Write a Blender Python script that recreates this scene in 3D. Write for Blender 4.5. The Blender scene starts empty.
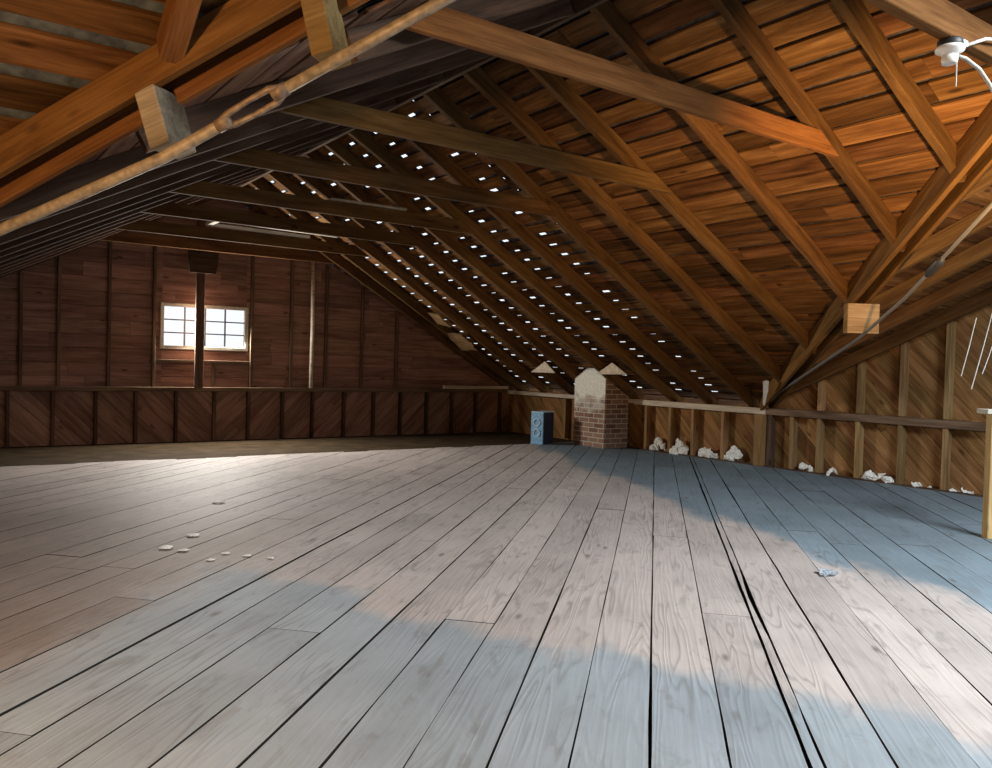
import bpy, bmesh, math, random
from mathutils import Vector, Matrix
random.seed(7)
SC = bpy.context.scene
COL = SC.collection

# ------------------------------------------------------------------ camera
cam_d = bpy.data.cameras.new('camera'); cam = bpy.data.objects.new('camera', cam_d); COL.objects.link(cam)
YAW, PITCH, ROLL, FPX = .6173, -.0233, .02737, 808.0
cy, sy = math.cos(YAW), math.sin(YAW)
fw = Vector((sy*math.cos(PITCH), cy*math.cos(PITCH), math.sin(PITCH)))
rt = Vector((cy, -sy, 0)); up = rt.cross(fw)
rt2 = rt*math.cos(ROLL) + up*math.sin(ROLL); up2 = -rt*math.sin(ROLL) + up*math.cos(ROLL)
cam.matrix_world = Matrix(((rt2.x, up2.x, -fw.x, 0), (rt2.y, up2.y, -fw.y, 0), (rt2.z, up2.z, -fw.z, 1.5), (0, 0, 0, 1)))
cam_d.sensor_width = 36; cam_d.lens = 36*FPX/992; cam_d.clip_start = .05; cam_d.clip_end = 200
SC.camera = cam

# ------------------------------------------------------------------ world, lights, exposure
w = bpy.data.worlds.new('sky'); SC.world = w; w.use_nodes = True
bg = w.node_tree.nodes['Background']; bg.inputs[0].default_value = (.86, .93, 1, 1); bg.inputs[1].default_value = 1.25
SC.view_settings.view_transform = 'Standard'; SC.view_settings.look = 'None'
SC.view_settings.gamma = 1; SC.view_settings.use_curve_mapping = False
SC.view_settings.exposure = 0.0

def area(name, loc, aim, sx, sy_, watts, color):
    d = bpy.data.lights.new(name, 'AREA'); d.shape = 'RECTANGLE'; d.size = sx; d.size_y = sy_; d.energy = watts; d.color = color
    o = bpy.data.objects.new(name, d); COL.objects.link(o); o.location = loc
    o.rotation_euler = (Vector(aim)-Vector(loc)).to_track_quat('-Z', 'Y').to_euler(); return o
def bulb(name, loc, watts, color, r=.05):
    d = bpy.data.lights.new(name, 'POINT'); d.energy = watts; d.color = color; d.shadow_soft_size = r
    o = bpy.data.objects.new(name, d); COL.objects.link(o); o.location = loc; return o
def spot(name, loc, aim, watts, color, angle, blend, r=.08):
    d = bpy.data.lights.new(name, 'SPOT'); d.energy = watts; d.color = color; d.spot_size = math.radians(angle); d.spot_blend = blend; d.shadow_soft_size = r
    o = bpy.data.objects.new(name, d); COL.objects.link(o); o.location = loc
    o.rotation_euler = (Vector(aim)-Vector(loc)).to_track_quat('-Z', 'Y').to_euler(); return o
# daylight through the small gable window
area('gable_window_daylight', (4.2, 15.02, 2.04), (4.4, 6, .6), 1.4, .68, 430, (1, .95, .88))
# added cool area light above and behind the camera, brightens the floor
fill = area('floor_fill_light', (5.7, -1.3, 5.0), (5.3, 1.8, 0), 2.6, 2.2, 830, (.86, .94, 1)); fill.data.spread = math.radians(140)
# added cool area light at the right wing, out of frame
area('wing_fill_light', (10.8, .2, 1.7), (7.5, 5.0, .2), 1.6, 1.2, 60, (.74, .87, 1))
# added warm spot for the right slope; bulb of the crossing (out of frame)
spot('slope_spot', (4.5, 1.2, 1.8), (6.5, 3.9, 3.1), 1650, (1, .58, .22), 64, 1.0)
bulb('rear_bulb', (-.9, 2.4, 2.2), 270, (1, .58, .26), .08)

# ------------------------------------------------------------------ materials
def nodes_of(m):
    m.use_nodes = True; nt = m.node_tree; return nt, nt.nodes, nt.links
def plain(name, col, rough=.6, metal=0, noise=.0, nscale=20, emit=None):
    m = bpy.data.materials.new(name); nt, N, L = nodes_of(m); b = N['Principled BSDF']
    b.inputs['Roughness'].default_value = rough; b.inputs['Metallic'].default_value = metal
    if rough > .75: b.inputs['Specular IOR Level'].default_value = .05
    if noise:
        tc = N.new('ShaderNodeTexCoord'); no = N.new('ShaderNodeTexNoise'); no.inputs['Scale'].default_value = nscale; no.inputs['Detail'].default_value = 5
        L.new(tc.outputs['Object'], no.inputs['Vector'])
        r = N.new('ShaderNodeValToRGB'); e = r.color_ramp.elements
        e[0].position = .3; e[1].position = .7
        e[0].color = tuple(c*(1-noise) for c in col)+(1,); e[1].color = tuple(min(1, c*(1+noise)) for c in col)+(1,)
        L.new(no.outputs['Fac'], r.inputs['Fac']); L.new(r.outputs['Color'], b.inputs['Base Color'])
        bp = N.new('ShaderNodeBump'); bp.inputs['Strength'].default_value = .25; bp.inputs['Distance'].default_value = .01
        L.new(no.outputs['Fac'], bp.inputs['Height']); L.new(bp.outputs['Normal'], b.inputs['Normal'])
    else:
        b.inputs['Base Color'].default_value = tuple(col)+(1,)
    return m
def mathn(N, L, op, a, b=None, c=None, clamp=False):
    n = N.new('ShaderNodeMath'); n.operation = op; n.use_clamp = clamp
    for i, v in enumerate((a, b, c)):
        if v is None: continue
        if isinstance(v, (int, float)): n.inputs[i].default_value = v
        else: L.new(v, n.inputs[i])
    return n.outputs[0]
def mix(N, L, fac, a, b, mode='MIX'):
    n = N.new('ShaderNodeMix'); n.data_type = 'RGBA'; n.blend_type = mode; n.clamp_factor = True
    for s, v in ((n.inputs[0], fac), (n.inputs[6], a), (n.inputs[7], b)):
        if isinstance(v, (int, float)): s.default_value = v
        elif isinstance(v, tuple): s.default_value = v if len(v) == 4 else v+(1,)
        else: L.new(v, s)
    return n.outputs[2]
def wood_vec(N, L, island, scale):
    tc = N.new('ShaderNodeTexCoord'); rnd = None
    if island:
        g = N.new('ShaderNodeNewGeometry'); rnd = g.outputs['Random Per Island']
    else:
        oi = N.new('ShaderNodeObjectInfo'); rnd = oi.outputs['Random']
    off = N.new('ShaderNodeCombineXYZ')
    L.new(mathn(N, L, 'MULTIPLY', rnd, 91.0), off.inputs[0]); L.new(mathn(N, L, 'MULTIPLY', rnd, 57.0), off.inputs[1]); L.new(mathn(N, L, 'MULTIPLY', rnd, 33.0), off.inputs[2])
    mp = N.new('ShaderNodeMapping'); mp.inputs['Scale'].default_value = scale
    L.new(tc.outputs['Object'], mp.inputs['Vector'])
    ad = N.new('ShaderNodeVectorMath'); ad.operation = 'ADD'; L.new(mp.outputs[0], ad.inputs[0]); L.new(off.outputs[0], ad.inputs[1])
    return ad.outputs[0], rnd, tc
def noise(N, L, vec, scale, detail=4, rough=.55, dist=0):
    n = N.new('ShaderNodeTexNoise'); n.inputs['Scale'].default_value = scale; n.inputs['Detail'].default_value = detail
    n.inputs['Roughness'].default_value = rough; n.inputs['Distortion'].default_value = dist; L.new(vec, n.inputs['Vector']); return n.outputs['Fac']
def ramp(N, L, fac, stops):
    r = N.new('ShaderNodeValToRGB'); e = r.color_ramp.elements
    while len(e) < len(stops): e.new(.5)
    for k, (p, c) in enumerate(stops):
        e[k].position = p; e[k].color = tuple(c)+(1,) if len(c) == 3 else c
    L.new(fac, r.inputs['Fac']); return r.outputs['Color']
def wood(name, dark, mid, light, island=False, rough=.9, vary=.35, knots=True):
    m = bpy.data.materials.new(name); nt, N, L = nodes_of(m); b = N['Principled BSDF']
    vec, rnd, tc = wood_vec(N, L, island, (.7, 7, 7))
    n1 = noise(N, L, vec, 1.6, 5, .6, .6)
    col = ramp(N, L, n1, [(.28, dark), (.5, mid), (.75, light)])
    vec2, _, _ = wood_vec(N, L, island, (2.2, 60, 60))
    n2 = noise(N, L, vec2, 1.3, 3)
    col = mix(N, L, .55, col, ramp(N, L, n2, [(.3, (.45,)*3), (.65, (1,)*3)]), 'MULTIPLY')
    hs = N.new('ShaderNodeHueSaturation'); L.new(col, hs.inputs['Color'])
    # random in .. value
    wn = N.new('ShaderNodeTexWhiteNoise'); wn.noise_dimensions = '1D'; L.new(mathn(N, L, 'MULTIPLY', rnd, 317.0), wn.inputs['W'])
    L.new(mathn(N, L, 'MULTIPLY_ADD', wn.outputs['Value'], 2*vary, 1-vary), hs.inputs['Value'])
    wn2 = N.new('ShaderNodeTexWhiteNoise'); wn2.noise_dimensions = '1D'; L.new(mathn(N, L, 'MULTIPLY', rnd, 771.0), wn2.inputs['W'])
    L.new(mathn(N, L, 'MULTIPLY_ADD', wn2.outputs['Value'], .016, .492), hs.inputs['Hue'])
    out = hs.outputs['Color']
    if knots:
        v3, _, _ = wood_vec(N, L, island, (1.2, 3.2, 3.2))
        vo = N.new('ShaderNodeTexVoronoi'); vo.inputs['Scale'].default_value = 1.4; L.new(v3, vo.inputs['Vector'])
        k = ramp(N, L, vo.outputs['Distance'], [(.05, (1, 1, 1)), (.13, (0, 0, 0))])
        out = mix(N, L, mathn(N, L, 'MULTIPLY', k, .7), out, tuple(c*.3 for c in dark))
    L.new(out, b.inputs['Base Color']); b.inputs['Roughness'].default_value = rough
    b.inputs['Specular IOR Level'].default_value = .08
    bp = N.new('ShaderNodeBump'); bp.inputs['Strength'].default_value = .35; bp.inputs['Distance'].default_value = .006
    L.new(n2, bp.inputs['Height']); L.new(bp.outputs['Normal'], b.inputs['Normal'])
    return m
M = {}
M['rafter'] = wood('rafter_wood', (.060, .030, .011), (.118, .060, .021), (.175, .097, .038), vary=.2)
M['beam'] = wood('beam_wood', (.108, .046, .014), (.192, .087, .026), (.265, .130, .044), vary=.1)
M['sheath'] = wood('sheathing_wood', (.050, .021, .007), (.130, .059, .020), (.25, .125, .047), island=True, vary=.45)
M['wallsheath'] = wood('wall_sheathing_wood', (.105, .052, .034), (.195, .105, .070), (.28, .165, .11), island=True, vary=.3)
M['gablesheath'] = wood('gable_wall_boards', (.17, .088, .062), (.31, .175, .125), (.43, .26, .19), island=True, vary=.25)  # boards lightened to stand in for haze around the window
M['eavesheath'] = wood('eave_sheathing_wood', (.15, .072, .026), (.29, .150, .058), (.43, .25, .11), island=True, vary=.3)
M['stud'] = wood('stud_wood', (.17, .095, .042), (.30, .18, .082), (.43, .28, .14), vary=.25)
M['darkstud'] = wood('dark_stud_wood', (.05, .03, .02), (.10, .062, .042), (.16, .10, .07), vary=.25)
M['plate'] = wood('plate_wood', (.09, .055, .035), (.17, .11, .07), (.28, .19, .125), vary=.1)
M['paleplate'] = wood('pale_plate_wood', (.42, .34, .25), (.62, .53, .42), (.80, .72, .60), vary=.08, knots=False)
M['palewood'] = wood('pale_weathered_wood', (.45, .42, .34), (.62, .58, .49), (.80, .76, .67), vary=.1)
M['tanwood'] = wood('tan_block_wood', (.17, .10, .038), (.26, .165, .068), (.34, .235, .11), vary=.08)
M['greyblock'] = wood('grey_weathered_block', (.20, .17, .12), (.34, .29, .21), (.55, .47, .34), vary=.1)
M['newel'] = wood('yellow_newel_wood', (.42, .27, .11), (.58, .40, .18), (.72, .53, .27), vary=.05)
M['shingle'] = plain('shingle_underside', (.055, .052, .055), .9, 0, .5, 12)
M['wingshingle'] = plain('grey_shingle_underside', (.085, .095, .10), .85, 0, .45, 14)
M['subfloor'] = plain('dusty_brown_subfloor', (.050, .034, .019), .95, 0, .35, 3)
M['outer'] = plain('dark_building_paper', (.035, .028, .022), .95, 0, .4, 6)
M['seam'] = plain('dark_board_edge', (.03, .026, .023), .95)  # dark board sides, so the floor gaps read as dark lines
M['rod'] = plain('old_iron_pipe', (.36, .29, .20), .55, .25, .35, 25)
M['iron'] = plain('rusty_iron', (.25, .18, .12), .6, .3, .4, 30)
M['cable'] = plain('dark_cable', (.20, .185, .16), .5, .5)
M['porcelain'] = plain('white_porcelain', (.82, .80, .74), .25)
M['blackbox'] = plain('black_metal', (.03, .03, .03), .5, .3)
M['whitecord'] = plain('white_cord', (.80, .77, .70), .6)
M['conduit'] = plain('grey_cable_sheath', (.42, .39, .33), .5)
M['fluff'] = plain('white_insulation_fluff', (.80, .79, .74), 1, 0, .2, 40)
M['blue'] = plain('light_blue_paint', (.20, .40, .60), .4, 0, .2, 18)
M['bluetrim'] = plain('pale_blue_trim', (.50, .68, .80), .4)
M['navy'] = plain('dark_navy_cloth', (.022, .030, .060), .7, 0, .3, 25)
M['paper'] = plain('brown_paper', (.48, .30, .15), .8, 0, .25, 8)
M['scrap'] = plain('white_scrap', (.85, .83, .78), .7, 0, .12, 30)
M['wrapper'] = plain('blue_and_white_wrapper', (.60, .70, .95), .35, 0, .5, 45)
M['winframe'] = plain('pale_painted_sash', (.55, .52, .42), .6, 0, .15, 20)
M['muntin'] = plain('dark_muntin', (.12, .12, .11), .6)

def glass_mat():
    m = bpy.data.materials.new('dusty_window_glass'); nt, N, L = nodes_of(m); b = N['Principled BSDF']; out = N['Material Output']
    tr = N.new('ShaderNodeBsdfTransparent'); ms = N.new('ShaderNodeMixShader'); ms.inputs[0].default_value = .12
    b.inputs['Base Color'].default_value = (.8, .85, .85, 1); b.inputs['Roughness'].default_value = .1
    L.new(tr.outputs[0], ms.inputs[1]); L.new(b.outputs[0], ms.inputs[2]); L.new(ms.outputs[0], out.inputs['Surface']); return m
M['glass'] = glass_mat()

def brick_mat():
    m = bpy.data.materials.new('old_brick'); nt, N, L = nodes_of(m); b = N['Principled BSDF']
    tc = N.new('ShaderNodeTexCoord'); br = N.new('ShaderNodeTexBrick')
    sp = N.new('ShaderNodeSeparateXYZ'); L.new(tc.outputs['Object'], sp.inputs[0])
    cb = N.new('ShaderNodeCombineXYZ'); L.new(mathn(N, L, 'ADD', sp.outputs[0], sp.outputs[1]), cb.inputs[0]); L.new(sp.outputs[2], cb.inputs[1])
    L.new(cb.outputs[0], br.inputs['Vector'])
    br.inputs['Scale'].default_value = 1; br.inputs['Brick Width'].default_value = .27; br.inputs['Row Height'].default_value = .092
    br.inputs['Mortar Size'].default_value = .009; br.inputs['Mortar Smooth'].default_value = .2
    br.inputs['Color1'].default_value = (.17, .085, .058, 1); br.inputs['Color2'].default_value = (.29, .175, .12, 1); br.inputs['Mortar'].default_value = (.50, .46, .38, 1)
    n = noise(N, L, tc.outputs['Object'], 5, 5)
    n2 = noise(N, L, tc.outputs['Object'], 22, 3)
    # pale tint on the front face of the stack, ragged edge (low on the left, high on the right)
    edge = mathn(N, L, 'ADD', sp.outputs[2], mathn(N, L, 'MULTIPLY', mathn(N, L, 'SUBTRACT', n, .5), .9))
    tint = mathn(N, L, 'SUBTRACT', edge, .76); tint = mathn(N, L, 'MULTIPLY', tint, 5.0, clamp=True)
    facing = N.new('ShaderNodeNewGeometry'); fs = N.new('ShaderNodeSeparateXYZ'); L.new(facing.outputs['Normal'], fs.inputs[0])
    front = mathn(N, L, 'LESS_THAN', fs.outputs[0], -.5)
    mottle = mathn(N, L, 'MULTIPLY', mathn(N, L, 'SUBTRACT', mathn(N, L, 'MULTIPLY_ADD', sp.outputs[2], .9, n), 1.05), 6.0, clamp=True)
    w1 = mathn(N, L, 'MULTIPLY', mathn(N, L, 'MAXIMUM', mathn(N, L, 'MULTIPLY', mottle, .45), tint), front)
    w1 = mathn(N, L, 'MULTIPLY', w1, mathn(N, L, 'MULTIPLY_ADD', n2, .9, .45, clamp=True))
    col = mix(N, L, w1, br.outputs['Color'], (.76, .77, .70))
    L.new(col, b.inputs['Base Color']); b.inputs['Roughness'].default_value = .9
    bp = N.new('ShaderNodeBump'); bp.inputs['Strength'].default_value = .6; bp.inputs['Distance'].default_value = .01; bp.invert = True
    L.new(br.outputs['Fac'], bp.inputs['Height']); L.new(bp.outputs['Normal'], b.inputs['Normal']); return m
M['brick'] = brick_mat()

FLOOR_ANG = math.radians(43.5)
def floor_mat():
    # local X runs along the boards, local Y across; blue-grey tint on two areas, none between them
    m = bpy.data.materials.new('worn_plank_floor'); nt, N, L = nodes_of(m); b = N['Principled BSDF']
    vec, rnd, tc = wood_vec(N, L, True, (1, 1, 1))
    mp = N.new('ShaderNodeMapping'); mp.inputs['Scale'].default_value = (.42, 5.5, 1); L.new(vec, mp.inputs['Vector'])
    warp = noise(N, L, mp.outputs[0], 1.0, 2, .5, .3)
    sepv = N.new('ShaderNodeSeparateXYZ'); L.new(mp.outputs[0], sepv.inputs[0])
    rings = mathn(N, L, 'SINE', mathn(N, L, 'MULTIPLY', warp, 88.0))
    rings = mathn(N, L, 'MULTIPLY_ADD', rings, .5, .5)
    mp2 = N.new('ShaderNodeMapping'); mp2.inputs['Scale'].default_value = (1.1, 42, 1); L.new(vec, mp2.inputs['Vector'])
    fine = noise(N, L, mp2.outputs[0], 1.5, 4, .6)
    blot = noise(N, L, tc.outputs['Object'], 1.3, 5, .6)
    mp3 = N.new('ShaderNodeMapping'); mp3.inputs['Scale'].default_value = (1.2, 3.4, 1); L.new(vec, mp3.inputs['Vector'])
    vo = N.new('ShaderNodeTexVoronoi'); vo.inputs['Scale'].default_value = 1.15; L.new(mp3.outputs[0], vo.inputs['Vector'])
    knot = ramp(N, L, vo.outputs['Distance'], [(.02, (1,)*3), (.11, (0,)*3)])
    smear = ramp(N, L, noise(N, L, mp3.outputs[0], 2.3, 4, .6, .8), [(.56, (0,)*3), (.68, (1,)*3)])
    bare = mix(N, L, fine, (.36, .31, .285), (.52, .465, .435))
    tint = mix(N, L, fine, (.235, .268, .292), (.33, .37, .395))
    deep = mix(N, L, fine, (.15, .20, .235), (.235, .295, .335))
    sp = N.new('ShaderNodeSeparateXYZ'); L.new(tc.outputs['Object'], sp.inputs[0])
    u, v = sp.outputs[0], sp.outputs[1]
    ca, sa = math.cos(FLOOR_ANG), math.sin(FLOOR_ANG)
    X = mathn(N, L, 'SUBTRACT', mathn(N, L, 'MULTIPLY', u, ca), mathn(N, L, 'MULTIPLY', v, sa))
    Y = mathn(N, L, 'ADD', mathn(N, L, 'MULTIPLY', u, sa), mathn(N, L, 'MULTIPLY', v, ca))
    wn = N.new('ShaderNodeTexWhiteNoise'); wn.noise_dimensions = '1D'; L.new(mathn(N, L, 'MULTIPLY', rnd, 913.0), wn.inputs['W'])
    jit = mathn(N, L, 'MULTIPLY', mathn(N, L, 'SUBTRACT', wn.outputs['Value'], .5), .30)
    nb = noise(N, L, tc.outputs['Object'], 3.1, 4, .6)
    jit = mathn(N, L, 'ADD', jit, mathn(N, L, 'MULTIPLY', mathn(N, L, 'SUBTRACT', nb, .5), .55))
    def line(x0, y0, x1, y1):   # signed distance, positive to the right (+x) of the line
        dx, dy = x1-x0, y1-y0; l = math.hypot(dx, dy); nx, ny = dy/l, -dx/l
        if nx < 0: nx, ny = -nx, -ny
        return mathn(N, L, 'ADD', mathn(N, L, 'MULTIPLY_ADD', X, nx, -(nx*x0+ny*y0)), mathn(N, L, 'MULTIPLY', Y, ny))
    # far blue-grey area: along the eave wall
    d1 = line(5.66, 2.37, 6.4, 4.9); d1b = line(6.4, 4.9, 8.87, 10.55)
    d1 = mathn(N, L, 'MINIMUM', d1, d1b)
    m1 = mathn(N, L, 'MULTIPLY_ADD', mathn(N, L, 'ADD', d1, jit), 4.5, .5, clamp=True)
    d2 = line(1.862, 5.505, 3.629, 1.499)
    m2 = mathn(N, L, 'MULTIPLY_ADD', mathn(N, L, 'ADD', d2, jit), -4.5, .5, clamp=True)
    # the near blue-grey area fades out towards the far left boards
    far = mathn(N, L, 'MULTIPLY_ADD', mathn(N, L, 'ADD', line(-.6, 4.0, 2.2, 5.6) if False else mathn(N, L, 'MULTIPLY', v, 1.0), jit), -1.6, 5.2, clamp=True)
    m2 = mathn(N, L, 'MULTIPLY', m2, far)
    brown_shade = mathn(N, L, 'MULTIPLY', mathn(N, L, 'MULTIPLY_ADD', mathn(N, L, 'ADD', v, jit), 1.2, -3.0, clamp=True), mathn(N, L, 'MULTIPLY_ADD', u, -.55, 4.4, clamp=True))  # brown put into the colour for the shade on the left boards
    col = mix(N, L, mathn(N, L, 'MULTIPLY', brown_shade, .95), bare, mix(N, L, fine, (.17, .125, .10), (.30, .235, .19)))
    col = mix(N, L, m2, col, tint)
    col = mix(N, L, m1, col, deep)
    # grain, blotches, knots
    gm = ramp(N, L, noise(N, L, mp3.outputs[0], .9, 2), [(.44, (.12,)*3), (.62, (1,)*3)])
    g = mathn(N, L, 'MULTIPLY', mathn(N, L, 'MULTIPLY', mathn(N, L, 'POWER', rings, 6.0), .42), gm)
    col = mix(N, L, g, col, (.10, .095, .09), 'MIX')
    col = mix(N, L, .45, col, ramp(N, L, blot, [(.3, (.62, .62, .62)), (.7, (1.12, 1.12, 1.12))]), 'MULTIPLY')
    col = mix(N, L, mathn(N, L, 'MULTIPLY', smear, .34), col, (.13, .115, .105))
    col = mix(N, L, mathn(N, L, 'MULTIPLY', knot, .75), col, (.09, .07, .055))
    hs = N.new('ShaderNodeHueSaturation'); L.new(col, hs.inputs['Color'])
    wn3 = N.new('ShaderNodeTexWhiteNoise'); wn3.noise_dimensions = '1D'; L.new(mathn(N, L, 'MULTIPLY', rnd, 431.0), wn3.inputs['W'])
    L.new(mathn(N, L, 'MULTIPLY_ADD', wn3.outputs['Value'], .20, .90), hs.inputs['Value'])
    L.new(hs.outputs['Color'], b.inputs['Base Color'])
    b.inputs['Roughness'].default_value = .7; b.inputs['Specular IOR Level'].default_value = .18
    bp = N.new('ShaderNodeBump'); bp.inputs['Strength'].default_value = .3; bp.inputs['Distance'].default_value = .004
    L.new(mathn(N, L, 'ADD', fine, rings), bp.inputs['Height']); L.new(bp.outputs['Normal'], b.inputs['Normal'])
    return m
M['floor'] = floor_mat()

# ------------------------------------------------------------------ mesh helpers
def link(name, bm, mat, parent=None, matrix=None, smooth=False):
    me = bpy.data.meshes.new(name); bmesh.ops.recalc_face_normals(bm, faces=bm.faces); bm.to_mesh(me); bm.free()
    for mm in (mat if isinstance(mat, (list, tuple)) else [mat]): me.materials.append(mm)
    if smooth:
        for p in me.polygons: p.use_smooth = True
    o = bpy.data.objects.new(name, me); COL.objects.link(o)
    if parent: o.parent = parent
    if matrix is not None: o.matrix_world = matrix if not parent else matrix
    return o
def tag(o, label, cat, group=None, kind=None):
    o['label'] = label; o['category'] = cat
    if group: o['group'] = group
    if kind: o['kind'] = kind
    return o
def frame(o, ex, ey, ez):
    return Matrix(((ex[0], ey[0], ez[0], o[0]), (ex[1], ey[1], ez[1], o[1]), (ex[2], ey[2], ez[2], o[2]), (0, 0, 0, 1)))
def box_bm(bm, lo, hi, ch=0.0):
    x0, y0, z0 = lo; x1, y1, z1 = hi
    vs = [bm.verts.new(p) for p in ((x0,y0,z0),(x1,y0,z0),(x1,y1,z0),(x0,y1,z0),(x0,y0,z1),(x1,y0,z1),(x1,y1,z1),(x0,y1,z1))]
    fs = [bm.faces.new([vs[i] for i in f]) for f in ((3,2,1,0),(4,5,6,7),(0,1,5,4),(1,2,6,5),(2,3,7,6),(3,0,4,7))]
    if ch:
        es = {e for f in fs for e in f.edges}
        bmesh.ops.bevel(bm, geom=list(es), offset=ch, segments=2, profile=.5, affect='EDGES')
def beam_bm(L, w_, d, ch=.006, cut0=0, cut1=0, wob=0, seg=1):
    """lumber along local X from 0 to L; width along Y (centred), depth up along Z from 0; ends may be cut on a slope"""
    bm = bmesh.new()
    prof = [(-w_/2+ch, 0), (w_/2-ch, 0), (w_/2, ch), (w_/2, d-ch), (w_/2-ch, d), (-w_/2+ch, d), (-w_/2, d-ch), (-w_/2, ch)]
    rings = []
    for k in range(seg+1):
        t = k/seg; dy = random.uniform(-wob, wob) if 0 < k < seg else 0; dz = random.uniform(-wob, wob) if 0 < k < seg else 0
        ring = []
        for (y, z) in prof:
            x0, x1 = cut0*z, L-cut1*z
            ring.append(bm.verts.new((x0+(x1-x0)*t, y+dy, z+dz)))
        rings.append(ring)
    for a, b in zip(rings, rings[1:]):
        for i in range(8): bm.faces.new((a[i], a[(i+1) % 8], b[(i+1) % 8], b[i]))
    bm.faces.new(rings[0][::-1]); bm.faces.new(rings[-1]); return bm
def beam(name, p0, p1, w_, d, mat, upv=(0, 0, 1), parent=None, cut0=0, cut1=0, wob=.0, seg=1, ch=.006):
    p0, p1 = Vector(p0), Vector(p1); ex = (p1-p0).normalized(); upv = Vector(upv)
    ey = upv.cross(ex).normalized(); ez = ex.cross(ey).normalized()
    return link(name, beam_bm((p1-p0).length, w_, d, ch, cut0, cut1, wob, seg), mat, parent, frame(p0, ex, ey, ez))
def tube_bm(bm, pts, r, n=10, caps=True):
    pts = [Vector(p) for p in pts]; rings = []
    for i, p in enumerate(pts):
        t = (pts[min(i+1, len(pts)-1)]-pts[max(i-1, 0)]).normalized()
        a = t.orthogonal().normalized() if i == 0 else (a - t*a.dot(t)).normalized()
        b = t.cross(a); rr = r[i] if isinstance(r, (list, tuple)) else r
        rings.append([bm.verts.new(p + a*rr*math.cos(2*math.pi*k/n) + b*rr*math.sin(2*math.pi*k/n)) for k in range(n)])
    for q, s in zip(rings, rings[1:]):
        for k in range(n): bm.faces.new((q[k], q[(k+1) % n], s[(k+1) % n], s[k]))
    if caps: bm.faces.new(rings[0][::-1]); bm.faces.new(rings[-1])
    return bm
def clip(poly, a, b, c):
    """keep a*x+b*y<=c"""
    out = []
    for i in range(len(poly)):
        p, q = poly[i], poly[(i+1) % len(poly)]
        dp, dq = a*p[0]+b*p[1]-c, a*q[0]+b*q[1]-c
        if dp <= 0: out.append(p)
        if (dp < 0 < dq) or (dq < 0 < dp):
            t = dp/(dp-dq); out.append((p[0]+(q[0]-p[0])*t, p[1]+(q[1]-p[1])*t))
    return out
def clip_convex(sub, poly):
    area2 = sum(poly[i][0]*poly[(i+1) % len(poly)][1]-poly[(i+1) % len(poly)][0]*poly[i][1] for i in range(len(poly)))
    if area2 < 0: poly = poly[::-1]
    for i in range(len(poly)):
        (x0, y0), (x1, y1) = poly[i], poly[(i+1) % len(poly)]
        a, b = (y1-y0), -(x1-x0)
        sub = clip(sub, a, b, a*x0+b*y0)
        if len(sub) < 3: return []
    return sub
def prism(bm, poly, z0, z1, mi=0, mside=None):
    lo = [bm.verts.new((x, y, z0)) for x, y in poly]; hi = [bm.verts.new((x, y, z1)) for x, y in poly]; n = len(poly)
    fs = [bm.faces.new(lo[::-1]), bm.faces.new(hi)]
    for i in range(n): fs.append(bm.faces.new((lo[i], lo[(i+1) % n], hi[(i+1) % n], hi[i])))
    for f in fs: f.material_index = mi
    if mside is not None:
        for f in fs[2:]: f.material_index = mside
def planks_bm(bm, poly, edges, gap, thick, joints=(2.5, 5.0), jz=.002, jg=.4, ragged=0):
    """boards along local X clipped to a convex polygon; edges = list of board boundaries along Y"""
    us = [p[0] for p in poly]; u0, u1 = min(us)-.01, max(us)+.01
    for k in range(len(edges)-1):
        v0, v1 = edges[k], edges[k+1]
        g0 = gap*random.uniform(1-jg, 1+jg)/2; g1 = gap*random.uniform(1-jg, 1+jg)/2
        u = u0 - random.uniform(0, joints[1])
        while u < u1:
            l = random.uniform(*joints); a, b = max(u, u0)+.002, min(u+l, u1)-.002; u += l
            if b-a < .02: continue
            pl = clip_convex([(a, v0+g0), (b, v0+g0+random.uniform(-.001, .001)), (b, v1-g1), (a, v1-g1)], poly)
            # drop slivers
            q = []
            for p in pl:
                if not q or (abs(p[0]-q[-1][0])+abs(p[1]-q[-1][1])) > 1e-4: q.append(p)
            if len(q) >= 3:
                dz = random.uniform(-jz, jz)
                if ragged: q = [(x+random.uniform(-ragged, ragged)*(1 if x > u1-1 or x < u0+1 or True else 0)*0, y) for x, y in q]
                prism(bm, q, dz, dz+thick)
def rot2(poly, ang):
    c, s = math.cos(ang), math.sin(ang); return [(x*c+y*s, -x*s+y*c) for x, y in poly]
def steps(a, b, w_, jit=0.0):
    out = [a]
    while out[-1] < b: out.append(out[-1]+w_*(1+random.uniform(-jit, jit)))
    return out

# ------------------------------------------------------------------ dimensions (metres)
XB = 11.0       # eave wall
YA = 15.1       # gable wall with the window
XR, XL = 4.35, -2.3   # ridge, left eave
S = .52         # main pitch
KV = 1.156      # valley plan: dy per dx
KW = S/KV       # wing pitch
PZ = .95        # top of the eave plates (rafter underside)
RW, RD = .075, .17
def zr(x): return PZ + S*(XB-x)
def zl(x): return PZ + S*(x-XL)
def yvr(x): return 8-KV*(XB-x)           # valley, right side
def xvr(y): return XB-(8-y)/KV
# left valley beam, underside line
LB0 = Vector((.33, 5.08, 2.46)); LBD = Vector((1.09, -1.26, .74))
def xvl(y): return LB0.x + (LB0.y-y)*1.09/1.26
RDV = RD/math.cos(math.atan(S))          # vertical thickness of a rafter

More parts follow.
